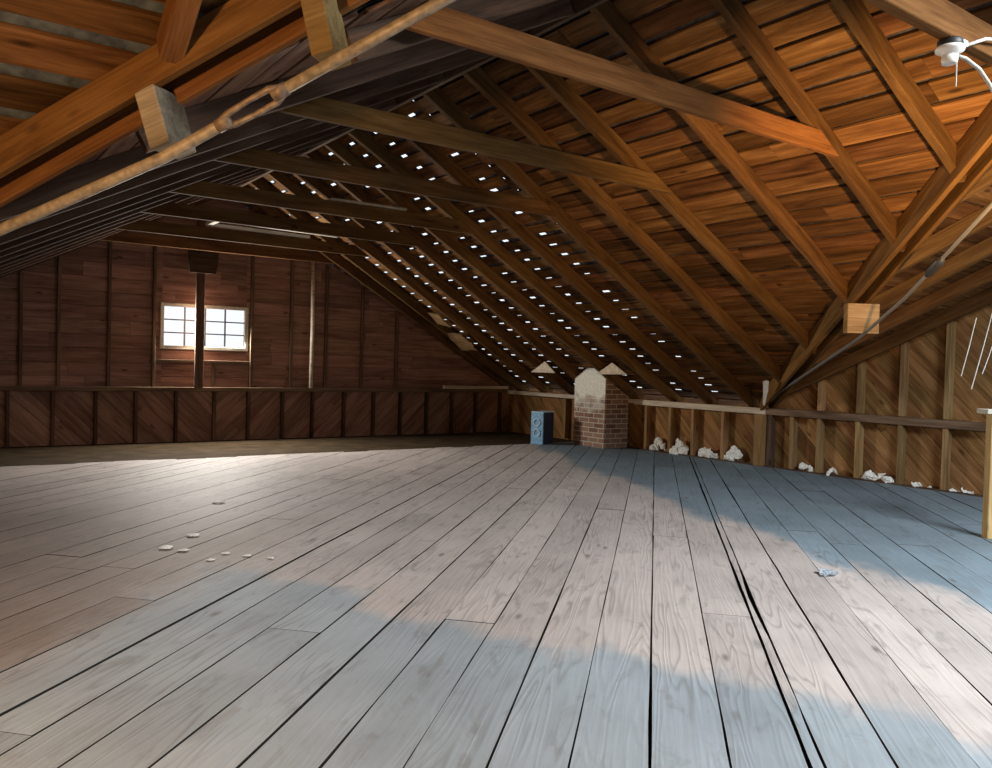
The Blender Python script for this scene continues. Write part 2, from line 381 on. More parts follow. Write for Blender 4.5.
# ================================================================== structure
# --- floor boards
fedges = [-1.86-.302*k for k in range(40, 0, -1)] + [-1.86, -1.57, -1.274, -.96, -.684, -.628, -.33, -.025, .273, .573, .87, 1.167, 1.46, 1.768, 2.077, 2.35, 2.615, 2.967, 3.25, 3.55, 3.81]
fedges += [3.81+.302*k for k in range(1, 36)]
frect = [(-7, -6), (10.98, -6), (10.98, 12.32), (-7, 12.32)]
fbm = bmesh.new(); frot = rot2(frect, FLOOR_ANG)
us = [p[0] for p in frot]; u0, u1 = min(us), max(us)
for k in range(len(fedges)-1):
    v0, v1 = fedges[k], fedges[k+1]
    wide = {-.628: .022, -.684: .010, 2.615: .022, 1.46: .016, -.96: .013, 1.168: .014}
    g0 = wide.get(v0, random.uniform(.006, .012))/2; g1 = wide.get(v1, random.uniform(.006, .012))/2
    strip = abs(v1-v0) < .07; v1f = v1
    if strip: g0, g1 = .004, .008
    u = u0-random.uniform(0, 6)
    while u < u1:
        l = random.uniform(4.5, 9) if not strip else 50; a, b = max(u, u0)+.002, min(u+l, u1)-.002; u += l
        if b-a < .05: continue
        e = random.uniform(-.06, .05)
        nn = max(1, int((b-a)/.55)); jt = lambda: random.uniform(-.0035, .0035)
        if strip: nn *= 2
        xs_ = [a+(b-a)*q_/nn for q_ in range(nn+1)]
        pl = clip_convex([(x_, v0+g0+jt()+(max(0, .030*(1-abs(x_-5.6)/1.0)) if strip else 0)) for x_ in xs_]+[(x_, v1-g1+jt()) for x_ in xs_[::-1]], rot2([(-7, -6), (10.98, -6), (10.98, 12.32+e), (-7, 12.32+e)], FLOOR_ANG))
        q = []
        for p in pl:
            if not q or (abs(p[0]-q[-1][0])+abs(p[1]-q[-1][1])) > 1e-4: q.append(p)
        if len(q) >= 3:
            dz = random.uniform(-.004, 0); prism(fbm, q, dz-.028, dz, mside=1)
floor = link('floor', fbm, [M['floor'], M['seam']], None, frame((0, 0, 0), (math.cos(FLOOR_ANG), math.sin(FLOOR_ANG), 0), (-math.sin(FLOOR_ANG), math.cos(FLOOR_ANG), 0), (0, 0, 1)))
tag(floor, 'worn pale plank floor with diagonal boards and blue-grey areas', 'floor', kind='structure')
bm = bmesh.new(); prism(bm, [(-7.2, -6.2), (11.2, -6.2), (11.2, 15.3), (-7.2, 15.3)], -.24, -.16)
tag(link('floor_void', bm, M['outer']), 'dark void seen through the gaps between floor boards', 'floor', kind='structure')
bm = bmesh.new(); prism(bm, [(-7.2, 12.1), (11.2, 12.1), (11.2, 15.3), (-7.2, 15.3)], -.12, -.035)
tag(link('floor_subfloor', bm, M['subfloor']), 'dusty brown subfloor strip uncovered along the gable wall', 'floor', kind='structure')

# --- gable wall with window (wall_back): diagonal boards under the plate, level boards above
WX0, WX1, WZ0, WZ1 = 3.44, 4.94, 1.66, 2.42
def wall_planks(name, polys, origin, ex, ang_list, width, mat, thick=.02, backing=True, gap=.006):
    """vertical wall; polys in (u, z); boards at an angle; local frame per angle"""
    made = []
    for (poly, ang, nm) in zip(polys, ang_list, name):
        ez = Vector((0, 0, 1)); exv = Vector(ex)
        bx = exv*math.cos(ang) + ez*math.sin(ang); by = -exv*math.sin(ang) + ez*math.cos(ang); bz = bx.cross(by)
        rp = rot2(poly, ang); vs = [p[1] for p in rp]
        bm = bmesh.new(); planks_bm(bm, rp, steps(min(vs)-.05, max(vs)+.2, width, .06), gap, thick)
        made.append((bm, frame(origin, bx, by, bz)))
    return made
gz = lambda x: (zr(x) if x > XR else zl(x)) + .18
bms = []
specs = [([(XL, -.03), (XR, -.03), (XR, PZ), (XL, PZ)], math.radians(-45)), ([(XR, -.03), (XB+.16, -.03), (XB+.16, PZ), (XR, PZ)], math.radians(45)),
         ([(XL-.2, PZ), (WX0, PZ), (WX0, gz(WX0)), (XL-.2, gz(XL-.2))], 0), ([(WX1, PZ), (XB+.2, PZ), (XB+.2, gz(XB+.2)), (WX1, gz(WX1))], 0),
         ([(WX0, PZ), (WX1, PZ), (WX1, WZ0), (WX0, WZ0)], 0), ([(WX0, WZ1), (WX1, WZ1), (WX1, gz(WX1)), (XR, gz(XR)), (WX0, gz(WX0))], 0)]
root = None
for i, (poly, ang) in enumerate(specs):
    (bm, fr), = wall_planks(['x'], [poly], (0, YA, 0), (1, 0, 0), [ang], .235 if i > 1 else .22, None)
    # local z = bx x by = -y for a wall along +x seen from -y ... push the boards outward
    for v in bm.verts: v.co.z = -v.co.z
    if root is None:
        root = link('wall_back', bm, M['gablesheath'], None, fr)
        tag(root, 'far gable wall of dark wooden boards around the small window', 'wall', kind='structure')
    else:
        o = link('boarding', bm, M['gablesheath'], None, fr); o.parent = root; o.matrix_parent_inverse = root.matrix_world.inverted()
bm = bmesh.new()
def wall_quad(bm, pts):
    bm.faces.new([bm.verts.new((p[0], p[1], -.3) if -.11 < p[2] < 0 else p) for p in pts])
yb = YA+.05
for poly, ang in specs: wall_quad(bm, [(x, yb, z) for x, z in poly])
o = link('building_paper', bm, M['outer']); o.parent = root; o.matrix_parent_inverse = root.matrix_world.inverted()

# --- window_1
win = bpy.data.objects.new('window_1', None); COL.objects.link(win); win.location = (4.19, YA, 2.04)
tag(win, 'small bright gable window of twelve panes', 'window', kind='structure')
def wpart(name, bm, mat):
    o = link(name, bm, mat); o.parent = win; o.matrix_parent_inverse = win.matrix_basis.inverted() if False else Matrix.Translation(win.location).inverted(); return o
bm = bmesh.new(); t = .032
for (a, b) in (((WX0-.03, YA-.03, WZ0-.03), (WX0+t, YA+.06, WZ1+.03)), ((WX1-t, YA-.03, WZ0-.03), (WX1+.03, YA+.06, WZ1+.03)),
               ((WX0+t, YA-.03, WZ1-t), (WX1-t, YA+.06, WZ1+.03)), ((WX0+t, YA-.03, WZ0-.03), (WX1-t, YA+.06, WZ0+t))): box_bm(bm, a, b, .006)
wpart('window_frame', bm, M['winframe'])
for k in (1, 2, 3):
    x = WX0+t+(WX1-WX0-2*t)*k/4; bm = bmesh.new(); box_bm(bm, (x-.011, YA-.005, WZ0+t), (x+.011, YA+.03, WZ1-t)); wpart('muntin', bm, M['muntin'])
for k in (1, 2):
    z = WZ0+t+(WZ1-WZ0-2*t)*k/3; bm = bmesh.new(); box_bm(bm, (WX0+t, YA-.004, z-.011), (WX1-t, YA+.028, z+.011)); wpart('muntin', bm, M['muntin'])
bm = bmesh.new(); wall_quad(bm, [(WX0+t, YA+.012, WZ0+t), (WX1-t, YA+.012, WZ0+t), (WX1-t, YA+.012, WZ1-t), (WX0+t, YA+.012, WZ1-t)]); wpart('glass', bm, M['glass'])

# --- eave wall + wing gable wall (wall_right)
root = None
YWR = .4    # wing ridge
gw = lambda y: PZ + KW*(8-y) + .16 if y > YWR else PZ + KW*(8-YWR) - KW*(YWR-y) + .16
specs = [([(8.05, -.03), (15.1, -.03), (15.1, PZ), (8.05, PZ)], math.radians(45)), ([(-6, -.03), (8.05, -.03), (8.05, PZ), (-6, PZ)], math.radians(45)),
         ([(YWR, PZ), (8.2, PZ), (8.2, gw(8.2)), (YWR, gw(YWR))], math.radians(45)), ([(-6, PZ), (YWR, PZ), (YWR, gw(YWR)), (-6, gw(-6))], math.radians(45))]
for i, (poly, ang) in enumerate(specs):
    # u axis runs along +y; wall frame ex=+y
    (bm, fr), = wall_planks(['x'], [poly], (XB+.11, 0, 0), (0, 1, 0), [ang], .24, None)
    if root is None:
        root = link('wall_right', bm, M['eavesheath'], None, fr)
        tag(root, 'low eave wall and wing gable of diagonal brown boards behind studs', 'wall', kind='structure')
    else:
        o = link('boarding', bm, M['eavesheath'], None, fr); o.parent = root; o.matrix_parent_inverse = root.matrix_world.inverted()
bm = bmesh.new()
for poly, ang in specs: wall_quad(bm, [(XB+.15, y, z) for y, z in poly])
o = link('building_paper', bm, M['outer']); o.parent = root; o.matrix_parent_inverse = root.matrix_world.inverted()

# --- roof planes.  local X along boards, local Y up the slope, local Z outward
def roof(name, label, poly, ex, ey, origin, width, gap, mats, holes=None, off=0.0, thick=.022, cover_poly=None, jv=0.03):
    ex, ey = Vector(ex).normalized(), Vector(ey).normalized(); ez = ex.cross(ey)
    if ez.z < 0: ez = -ez; flip = True
    else: flip = False
    fr = frame(Vector(origin), ex, ey, ez) if not flip else frame(Vector(origin), -ex, ey, ez)
    if flip: poly = [(-a, b) for a, b in poly]
    vs = [p[1] for p in poly]; bm = bmesh.new()
    ed = [min(vs)]
    while ed[-1] < max(vs)+width: ed.append(ed[-1]+width)
    planks_bm(bm, poly, ed, gap, thick, joints=(1.8, 3.6), jz=.004, jg=.5)
    o = link(name, bm, mats[0], None, fr); tag(o, label, 'roof boards', kind='structure')
    bm = bmesh.new(); cp = cover_poly or poly
    if cover_poly and flip: cp = [(-a, b) for a, b in cover_poly]
    z = thick+(.004 if holes else .012)
    if not holes:
        bm.faces.new([bm.verts.new((a, b, z)) for a, b in cp])
    else:
        # strips between the daylight holes: holes = list of (u0,u1,v0,v1)
        rows = {}
        for (a0, a1, b0, b1) in holes: rows.setdefault((round(b0, 4), round(b1, 4)), []).append((-a1, -a0) if flip else (a0, a1))
        lo, hi = min(p[1] for p in cp), max(p[1] for p in cp); cur = lo
        ul, uh = min(p[0] for p in cp), max(p[0] for p in cp)
        def q(a0, a1, b0, b1):
            pl = clip_convex([(a0, b0), (a1, b0), (a1, b1), (a0, b1)], cp)
            if len(pl) >= 3: bm.faces.new([bm.verts.new((a, b, z)) for a, b in pl])
        for (b0, b1) in sorted(rows):
            q(ul, uh, cur, b0); c = ul
            for a0, a1 in sorted(rows[(b0, b1)]):
                q(c, a0, b0, b1); c = a1
            q(c, uh, b0, b1); cur = b1
        q(ul, uh, cur, hi)
    s = link('shingles', bm, mats[1]); s.parent = o; s.matrix_world = fr
    return o
RP = [(15.06, 14.55), (14.65, 13.95), (13.8, 13.1), (12.88, 12.27), (12.09, 11.50), (11.06, 10.66), (10.07, 9.81), (9.26, 8.94), (8.35, 7.99), (7.3, 7.08), (6.3, 6.19), (5.25, 5.12), (4.3, 4.15), (3.29, 3.28), (2.36, 2.36)]
def ry(i, x): a, b = RP[i]; return a+(b-a)*(10.9-x)/3.6      # far edge of each rafter of the right slope
RY = [15.0, 14.25, 13.4, 12.55, 11.7, 10.85, 9.97, 9.12, 8.22, 7.2, 6.27, 5.2, 4.2, 3.29, 2.36]   # the left slope
SL = math.sqrt(1+S*S)
BW = .245
# right main slope: origin at (XB+.35, 0), u = +y, v up the slope
E0 = .35
def rv(x): return (XB+E0-x)*SL           # slope coordinate of x
YS = 8.25     # the boards change here: tight near the valley, gapped towards the window wall
xs = xvr(YS) if YS < 8 else XB
poly = [(YS-.02, 0), (15.25, 0), (15.25, rv(XR)), (YS-.02, rv(XR))]
poly_near = [(YS, rv(XB+(YS-8)/KV)), (YS, rv(XR)), (yvr(XR), rv(XR))]
holes = []
nb = int(rv(XR)/BW)
for i in range(1, len(RY)):
    if RY[i] < 8.0: continue
    for k in range(2, nb):
        x = XB+E0-(k*BW)/SL
        if x < XR+.25 or random.random() < (.05 if i < 8 else .35): continue
        dy = random.uniform(-.02, .02); y0 = ry(i-1, x)-RW-.20+dy
        l = random.uniform(.10, .145)
        holes.append((y0, y0+l, k*BW-.024, k*BW+.022))
nr = Vector((S, 0, 1)).normalized()
org = Vector((XB+E0, 0, PZ-S*E0)) + nr*RD
roof('ceiling_right', 'right roof slope of spaced orange-brown boards pierced by rows of daylight', poly, (0, 1, 0), (-1, 0, S), org, BW, .056, (M['sheath'], M['shingle']), holes, thick=.014)
roof('ceiling_near', 'bright orange-brown boards of the right roof slope beside the valley beam', poly_near, (0, 1, 0), (-1, 0, S), org, BW, .040, (M['sheath'], M['shingle']), thick=.026)
# left main slope
nl = Vector((-S, 0, 1)).normalized()
orgl = Vector((XL-E0, 0, PZ-S*E0)) + nl*RD
lv = lambda x: (x-XL+E0)*SL
yvl = lambda x: LB0.y+.62-(x-LB0.x)*1.26/1.09
poly = [(yvl(XL-E0), 0), (15.25, 0), (15.25, lv(XR)), (yvl(XR), lv(XR))]
roof('ceiling_left', 'dark left roof slope of boards seen edge-on behind its rafters', poly, (0, 1, 0), (1, 0, S), orgl, BW, .03, (M['wallsheath'], M['shingle']))
# right wing slope (boards along x)
SW = math.sqrt(1+KW*KW); nw = Vector((0, KW, 1)).normalized()
orgw = Vector((0, 8, PZ)) + nw*RD
wv = lambda y: (8-y)*SW
poly = [(XB+.35, 0), (XB+.35, wv(YWR)), (xvr(YWR), wv(YWR)), (XB, 0)]
roof('ceiling_wing_right', 'dark wing roof slope of boards to the right of the valley beam', poly, (1, 0, 0), (0, -1, KW), orgw, BW, .03, (M['sheath'], M['shingle']))
# left wing slope: passes just over the left valley beam
KL = .60; SWL = math.sqrt(1+KL*KL)
orgl2 = Vector((0, 5.5, LB0.z+.22+KL*(5.08-5.5)+.03))
lw = lambda y: (5.5-y)*SWL
poly = [(-6.5, 0), (xvl(5.5)+.45, 0), (xvl(1.4)+.45, lw(1.4)), (-6.5, lw(1.4))]
roof('ceiling_wing_left', 'wing roof boards with grey shingle gaps above the left valley beam', poly, (1, 0, 0), (0, -1, KL), orgl2, .29, .085, (M['sheath'], M['wingshingle']), thick=.03)

# unseen shell behind the camera keeps the daylight out
bm = bmesh.new()
def quad(*p): wall_quad(bm, p)
quad((-7, -6, -.1), (11.2, -6, -.1), (11.2, -6, 5.2), (-7, -6, 5.2))
quad((-7, -6, -.1), (-7, 6.3, -.1), (-7, 6.3, 5.2), (-7, -6, 5.2))
quad((-7, 6.3, -.1), (XL-.3, 8.6, -.1), (XL-.3, 8.6, 3), (-7, 6.3, 3))
quad((XL-.36, 8.5, -.1), (XL-.36, 15.3, -.1), (XL-.36, 15.3, 1.4), (XL-.36, 8.5, 1.4))
o = link('unseen_rear_shell', bm, M['outer']); tag(o, 'unseen dark shell closing the attic behind the camera', 'wall', kind='structure')
bm = bmesh.new()
quad((-8, -6, 5.3), (11.5, -6, 5.3), (11.5, 7.6, 5.3), (-8, 7.6, 5.3))
quad((-8, 7.6, 5.3), (XR+.3, 7.6, 5.3), (XR+.3, 15.4, 5.3), (-8, 15.4, 5.3))
quad((XR+.3, 7.6, 5.3), (XR+.3, 15.4, 5.3), (XR+.3, 15.4, 4.62), (XR+.3, 7.6, 4.62))
quad((XR+.3, 7.6, 5.3), (11.5, 7.6, 5.3), (11.5, 7.6, 1.18), (11.2, 7.6, 1.18), (XR+.3, 7.6, 4.62))
quad((11.5, -6, 5.3), (11.5, 7.6, 5.3), (11.5, 7.6, .9), (11.5, -6, .9))
quad((-8, 15.4, 5.3), (XR+.3, 15.4, 5.3), (XR+.3, 15.4, 4.5), (-8, 15.4, .9))
quad((-8, -6, 5.3), (-8, 15.4, 5.3), (-8, 15.4, -.1), (-8, -6, -.1))
quad((-8, 15.4, 5.3), (-8, 15.4, -.1), (XL, 15.4, -.1), (XL, 15.4, 5.3))
o = link('ceiling_rear', bm, M['outer']); tag(o, 'dark roof over the crossing behind the camera', 'ceiling', kind='structure')

# --- plates (trim)
o = beam('trim_1', (XL-.2, YA-.06, PZ-.07), (XB-.0, YA-.06, PZ-.07), .13, .075, M['plate']); tag(o, 'long dark plate running under the gable window wall', 'wall plate', kind='structure')
o = beam('trim_2', (XB+.03, 15.0, PZ-.1), (XB+.03, 10.95, PZ-.1), .15, .08, M['paleplate']); tag(o, 'pale eave plate beside and beyond the brick chimney', 'wall plate', kind='structure')
o = beam('trim_6', (9.25, YA-.12, PZ+.006), (XB-.05, YA-.12, PZ+.006), .10, .07, M['paleplate']); tag(o, 'short pale board on the far end of the gable wall plate', 'wall plate', kind='structure')
o = beam('trim_3', (XB+.03, 10.92, PZ-.12), (XB+.03, 8.0, PZ-.12), .15, .10, M['paleplate']); tag(o, 'pale eave plate between chimney and corner post', 'wall plate', kind='structure')
o = beam('trim_4', (XB+.03, 7.99, PZ-.12), (XB+.03, -1, PZ-.12), .15, .11, M['plate']); tag(o, 'dark girt across the studs of the wing gable wall', 'wall plate', kind='structure')
o = beam('trim_5', (XB-.02, 12.0, -.03), (XB-.02, -1, -.03), .06, .05, M['darkstud']); tag(o, 'dark sole plate at the foot of the eave wall', 'wall plate', kind='structure')

# ================================================================== things
ORD = 'first second third fourth fifth sixth seventh eighth ninth tenth eleventh twelfth thirteenth fourteenth fifteenth sixteenth seventeenth eighteenth'.split()
# --- rafters
for i, y in enumerate(RY):
    yc = y-RW/2
    x0 = XB+.25 if RP[i][0] > 8 else xvr(ry(i, xvr(yc))-RW/2)
    p0 = (x0, ry(i, x0)-RW/2, zr(x0)); p1 = (XR+.03, ry(i, XR)-RW/2, zr(XR+.03))
    o = beam('rafter', p0, p1, RW, RD, M['rafter'], upv=(S, 0, 1), wob=.004, seg=8)
    where = {5: 'passing just beside the brick chimney'}.get(i)
    lab = 'brown right-slope rafter, %s from the gable window wall' % ORD[i]
    if i == len(RY)-1: lab = 'brown right-slope rafter nearest the camera, behind the lamp-holder beam'
    tag(o, lab + (', ' + where if where else ''), 'rafter', 'right-slope rafters')
for i, y in enumerate(RY[:-2]):
    yc = y-RW/2
    x0 = XL-.2
    xe = LB0.x+.60-(yc-LB0.y-.25)*1.09/1.26
    x0 = max(x0, xe)
    p0 = (x0, yc, zl(x0)); p1 = (XR-.03, yc, zl(XR-.03))
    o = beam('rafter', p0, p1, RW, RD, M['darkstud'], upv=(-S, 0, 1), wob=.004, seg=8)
    tag(o, 'dark left-slope rafter seen edge-on, %s from the gable window wall' % ORD[i], 'rafter', 'left-slope rafters')
# jack rafters of the right wing, rising from the valley beam
WXJ = [10.85, 9.95, 9.05, 8.15, 7.25, 6.35]
for i, x in enumerate(WXJ):
    y0 = yvr(x)-.17; p0 = (x, y0, PZ+KW*(8-y0)); y1 = YWR; p1 = (x, y1, PZ+KW*(8-y1))
    o = beam('jack_rafter', p0, p1, RW, RD, M['rafter'], upv=(0, KW, 1), wob=.003, seg=5)
    tag(o, 'dark wing jack rafter right of the valley beam, %s from the diagonal-boarded wall' % ORD[i], 'rafter', 'wing jack rafters')
for i, x in enumerate((1.0, 1.9)):
    y0 = LB0.y-(x-LB0.x)*1.26/1.09; z0 = LB0.z+.04+(5.08-y0)*.6
    p0 = (x, y0-.02, z0); p1 = (x, y0-1.6, z0+1.6*KL)
    o = beam('jack_rafter', p0, p1, .11, .17, M['beam'], upv=(0, KL, 1), cut0=0)
    tag(o, ['orange jack rafter rising from the left valley beam over the upper grey strut', 'brown jack rafter high on the left valley beam, above the second strut'][i], 'rafter', 'left wing jack rafters')
# ridge board
o = beam('ridge_board', (XR, .3, zr(XR)-.02), (XR, 15.1, zr(XR)-.02), .045, .24, M['darkstud']); tag(o, 'dark ridge board along the peak of the roof', 'ridge board')
# --- collar ties
CZ = 3.35; CH = .175
CY = [2.24, 4.0, 5.93, 7.79, 9.63, 11.24, 12.99, 14.46]
cl = ['near collar tie carrying the white lamp holder', 'long orange collar tie second from the camera, ending on the bright roof slope', 'brown collar tie third from the camera',
      'dark collar tie fourth from the camera', 'dark collar tie fifth from the camera', 'thin dark collar tie sixth from the camera', 'thin collar tie seventh from the camera, near the window wall', 'farthest thin collar tie, just in front of the window wall']
for i, y in enumerate(CY):
    xr_ = 6.33 if i == 1 else 6.40; xl_ = 2.12
    p0 = (xl_, y, CZ); p1 = (xr_, y, CZ)
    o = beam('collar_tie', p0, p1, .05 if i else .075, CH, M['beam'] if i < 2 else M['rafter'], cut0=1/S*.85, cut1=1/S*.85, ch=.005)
    tag(o, cl[i], 'collar tie', 'collar ties')
def under(parent_loc, o, parent):
    o.parent = parent; o.matrix_parent_inverse = Matrix.Translation(parent_loc).inverted(); return o
# --- right valley beam: doubled planks with a slot
vd = Vector((-1, -KV, S)).normalized(); vp0 = Vector((XB, 8.0, PZ))
side = Vector((0, 0, 1)).cross(vd).normalized()
vb = bpy.data.objects.new('valley_beam', None); COL.objects.link(vb); vb.location = vp0
tag(vb, 'doubled orange valley beam rising from the corner post at right', 'valley beam')
for k, sgn in enumerate((1, -1)):
    a = vp0+side*sgn*.075+Vector((0, 0, -.05)) - vd*.1; b = a+vd*10.0
    under(vp0, beam('plank', a, b, .05, .26, M['beam'], ch=.006), vb)
# --- left valley beam
lb = bpy.data.objects.new('valley_beam', None); COL.objects.link(lb); lb.location = LB0
tag(lb, 'doubled orange valley beam close to the camera at upper left', 'valley beam')
ld = LBD.normalized(); nrm = Vector((.756, .654, 0))
a = LB0-LBD*1.6+nrm*.03; b = LB0+LBD*2.1+nrm*.03
under(LB0, beam('plank', a, b, .06, .185, M['beam'], ch=.008), lb)
a = LB0-LBD*1.6+nrm*.21+Vector((0, 0, -.04)); b = LB0+LBD*2.1+nrm*.21+Vector((0, 0, -.04))
under(LB0, beam('plank', a, b, .05, .16, M['beam'], ch=.006), lb)
# --- struts and tie rods
def along(p):   # a point given in the plane of the left beam
    return Vector(p)
def block(name, c, ex, ez, sx, sy_, sz, mat, label, cat='strut', ch=.008, group=None):
    ex = Vector(ex).normalized(); ez = Vector(ez).normalized(); ex = (ex-ez*ex.dot(ez)).normalized(); ey = ez.cross(ex)
    bm = bmesh.new(); box_bm(bm, (-sx/2, -sy_/2, -sz/2), (sx/2, sy_/2, sz/2), ch)
    o = link(name, bm, mat, None, frame(Vector(c), ex, ey, ez)); return tag(o, label, cat, group)
block('strut_block', Vector((.93, 4.39, 2.715))+nrm*.12, (LBD.x, LBD.y, 0), (-.22, .25, 1), .12, .24, .31, M['greyblock'], 'grey weathered strut block pinned between left valley beam and tie rod')
block('strut_block', Vector((1.51, 3.71, 3.14))+nrm*.12, (LBD.x, LBD.y, 0), (-.16, .18, 1), .12, .22, .34, M['tanwood'], 'tan strut block at top, second along the left tie rod')
block('strut_block', (8.28, 4.87, 2.11), (-.80, .60, 0), (0, 0, 1), .34, .12, .32, M['tanwood'], 'tan strut block under the right valley beam')
rod = bpy.data.objects.new('tie_rod', None); COL.objects.link(rod); rod.location = (.98, 4.32, 2.51)
tag(rod, 'long rusty tie rod with a turnbuckle slanting below the left valley beam', 'tie rod')
R0, R1, R2 = Vector((.33, 5.08, 2.15)), Vector((.98, 4.32, 2.50)), Vector((1.88, 3.29, 3.13))
rd = (R2-R1).normalized(); tb = Vector((1.30, 3.955, 2.725)); tl = .155
bm = bmesh.new(); tube_bm(bm, [R0-(R1-R0)*1.2, R0, R1, R1.lerp(tb, .6), tb-rd*tl], .030, 14); tube_bm(bm, [tb+rd*tl, R2, R2+(R2-R1)*1.2], .028, 14)
under(rod.location, link('rod', bm, M['rod'], smooth=True), rod)
bm = bmesh.new(); sd = rd.cross(Vector((0, 0, 1))).normalized(); upd = sd.cross(rd)
dirv = (upd*.75+sd*.66).normalized()
for s in (1, -1):
    tube_bm(bm, [tb-rd*(tl+.03)+dirv*s*.008, tb-rd*tl*.8+dirv*s*.03, tb+dirv*s*.036, tb+rd*tl*.8+dirv*s*.036, tb+rd*(tl+.03)+dirv*s*.008], [.022, .017, .014, .017, .022], 8)
for s in (1, -1): tube_bm(bm, [tb+rd*s*(tl-.03), tb+rd*s*(tl+.05)], .034, 12)
under(rod.location, link('turnbuckle', bm, M['iron'], smooth=True), rod)
rr = bpy.data.objects.new('tie_rod', None); COL.objects.link(rr); rr.location = (8.3, 4.95, 1.95)
tag(rr, 'thin dark tie rod slanting under the right valley beam', 'tie rod')
Q = [Vector(p) for p in ((10.75, 7.75, 1.06), (10.5, 7.42, 1.22), (8.36, 4.94, 1.90), (7.55, 4.01, 2.24), (6.97, 3.34, 2.56), (6.2, 2.45, 3.0))]
bm = bmesh.new(); tube_bm(bm, Q, .017, 10); under(rr.location, link('rod', bm, M['cable'], smooth=True), rr)
bm = bmesh.new(); c = Vector((7.15, 3.55, 2.455)); d = (Q[4]-Q[3]).normalized(); tube_bm(bm, [c-d*.16, c-d*.09, c+d*.09, c+d*.16], [.02, .04, .04, .02], 10)
under(rr.location, link('turnbuckle', bm, M['blackbox'], smooth=True), rr)

# --- gable wall studs
SX = [-.80, -.16, .47, 1.11, 1.75, 2.39, 3.02, 3.69, 4.36, 4.99, 5.65, 6.26, 6.93, 7.59, 8.22, 8.86, 9.50, 10.13, 10.80]
for i, x in enumerate(SX):
    if i < 3: continue
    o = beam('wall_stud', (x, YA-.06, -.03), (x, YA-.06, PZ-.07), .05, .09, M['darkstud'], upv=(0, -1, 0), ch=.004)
    o.location.y = YA-.005
    tag(o, 'short dark stud below the gable wall plate, %s from the left edge' % ORD[i-3], 'stud', 'knee studs of the gable wall')
UX = [1.28, 1.82, 2.58, 3.30, 5.03, 5.80, 6.52, 7.3, 8.1]
ul = ['dark upper gable stud farthest from the window, by the left roof slope', 'third upper gable stud to the left of the window', 'second upper gable stud to the left of the window', 'upper gable stud along the left jamb of the window',
      'upper gable stud along the right jamb of the window', 'upper gable stud between the window and the pale pole', 'dark upper gable stud just right of the pale pole', 'second dark upper gable stud to the right of the pale pole', 'shortest dark upper gable stud under the right roof slope']
for x, l in zip(UX, ul):
    zt = min(zr(x), zl(x))+.1
    o = beam('wall_stud', (x, YA-.005, PZ), (x, YA-.005, zt), .05, .07, M['wallstud'] if 'wallstud' in M else M['stud'] if False else M['plate'], upv=(0, -1, 0), ch=.004)
    tag(o, l, 'stud', 'upper studs of the gable wall')
o = beam('sill_board', (3.25, YA-.005, 1.42), (5.05, YA-.005, 1.42), .05, .06, M['plate'], upv=(0, -1, 0)); tag(o, 'level rail nailed across the studs under the gable window', 'rail')
o = beam('cripple_stud', (4.12+.22, YA-.005, PZ), (4.12+.22, YA-.005, 1.40), .05, .05, M['plate'], upv=(0, -1, 0)); tag(o, 'short stud under the gable window beside the hanging post', 'stud')
# post in front of the window, pale pole
pz = bpy.data.objects.new('king_post', None); COL.objects.link(pz); pz.location = (4.0, 14.74, PZ)
tag(pz, 'dark post standing in front of the gable window', 'post')
under(pz.location, beam('shaft', (4.0, 14.74, PZ), (4.0, 14.74, 4.15), .15, .05, M['darkstud'], upv=(0, 1, 0)), pz)
bm = bmesh.new(); prism(bm, [(-.22, 2.98), (.22, 2.98), (.26, 3.2), (.26, 3.62), (-.26, 3.62), (-.26, 3.2)], 0, .04)
g = link('gusset', bm, M['darkstud'], None, frame((4.02, 14.71, 0), (1, 0, 0), (0, 0, 1), (0, -1, 0))); under(pz.location, g, pz)
bm = bmesh.new(); tube_bm(bm, [(6.16, 14.9, PZ+.005), (6.17, 14.9, 2.2), (6.15, 14.9, 3.42)], .038, 12)
tag(link('pole', bm, M['paleplate'], smooth=True), 'pale bright upright pole standing to the right of the gable window', 'pole')
# pale boards lying across the collar ties near the ridge
fr = bpy.data.objects.new('storm_sash', None); COL.objects.link(fr); fr.location = (4.45, 12.6, 3.53)
tag(fr, 'pale long narrow frame lying on the far collar ties', 'frame')
for (a, b) in (((3.6, 12.30, 3.53), (5.55, 12.45, 3.53)), ((3.6, 12.83, 3.53), (5.25, 12.9, 3.53))):
    under(fr.location, beam('rail', a, b, .06, .05, M['palewood']), fr)
under(fr.location, beam('end_rail', (3.58, 12.28, 3.53), (3.58, 12.86, 3.53), .08, .05, M['palewood']), fr)
o = beam('plank', (3.6, 11.5, 3.53), (5.35, 11.52, 3.53), .12, .03, M['palewood']); tag(o, 'dim pale plank lying on collar ties beside the narrow frame', 'plank')
o = beam('plank', (4.2, 9.7, 3.53), (5.25, 9.66, 3.53), .22, .03, M['greyblock']); tag(o, 'dim grey plank lying on collar ties, nearest the camera of the laid boards', 'plank')

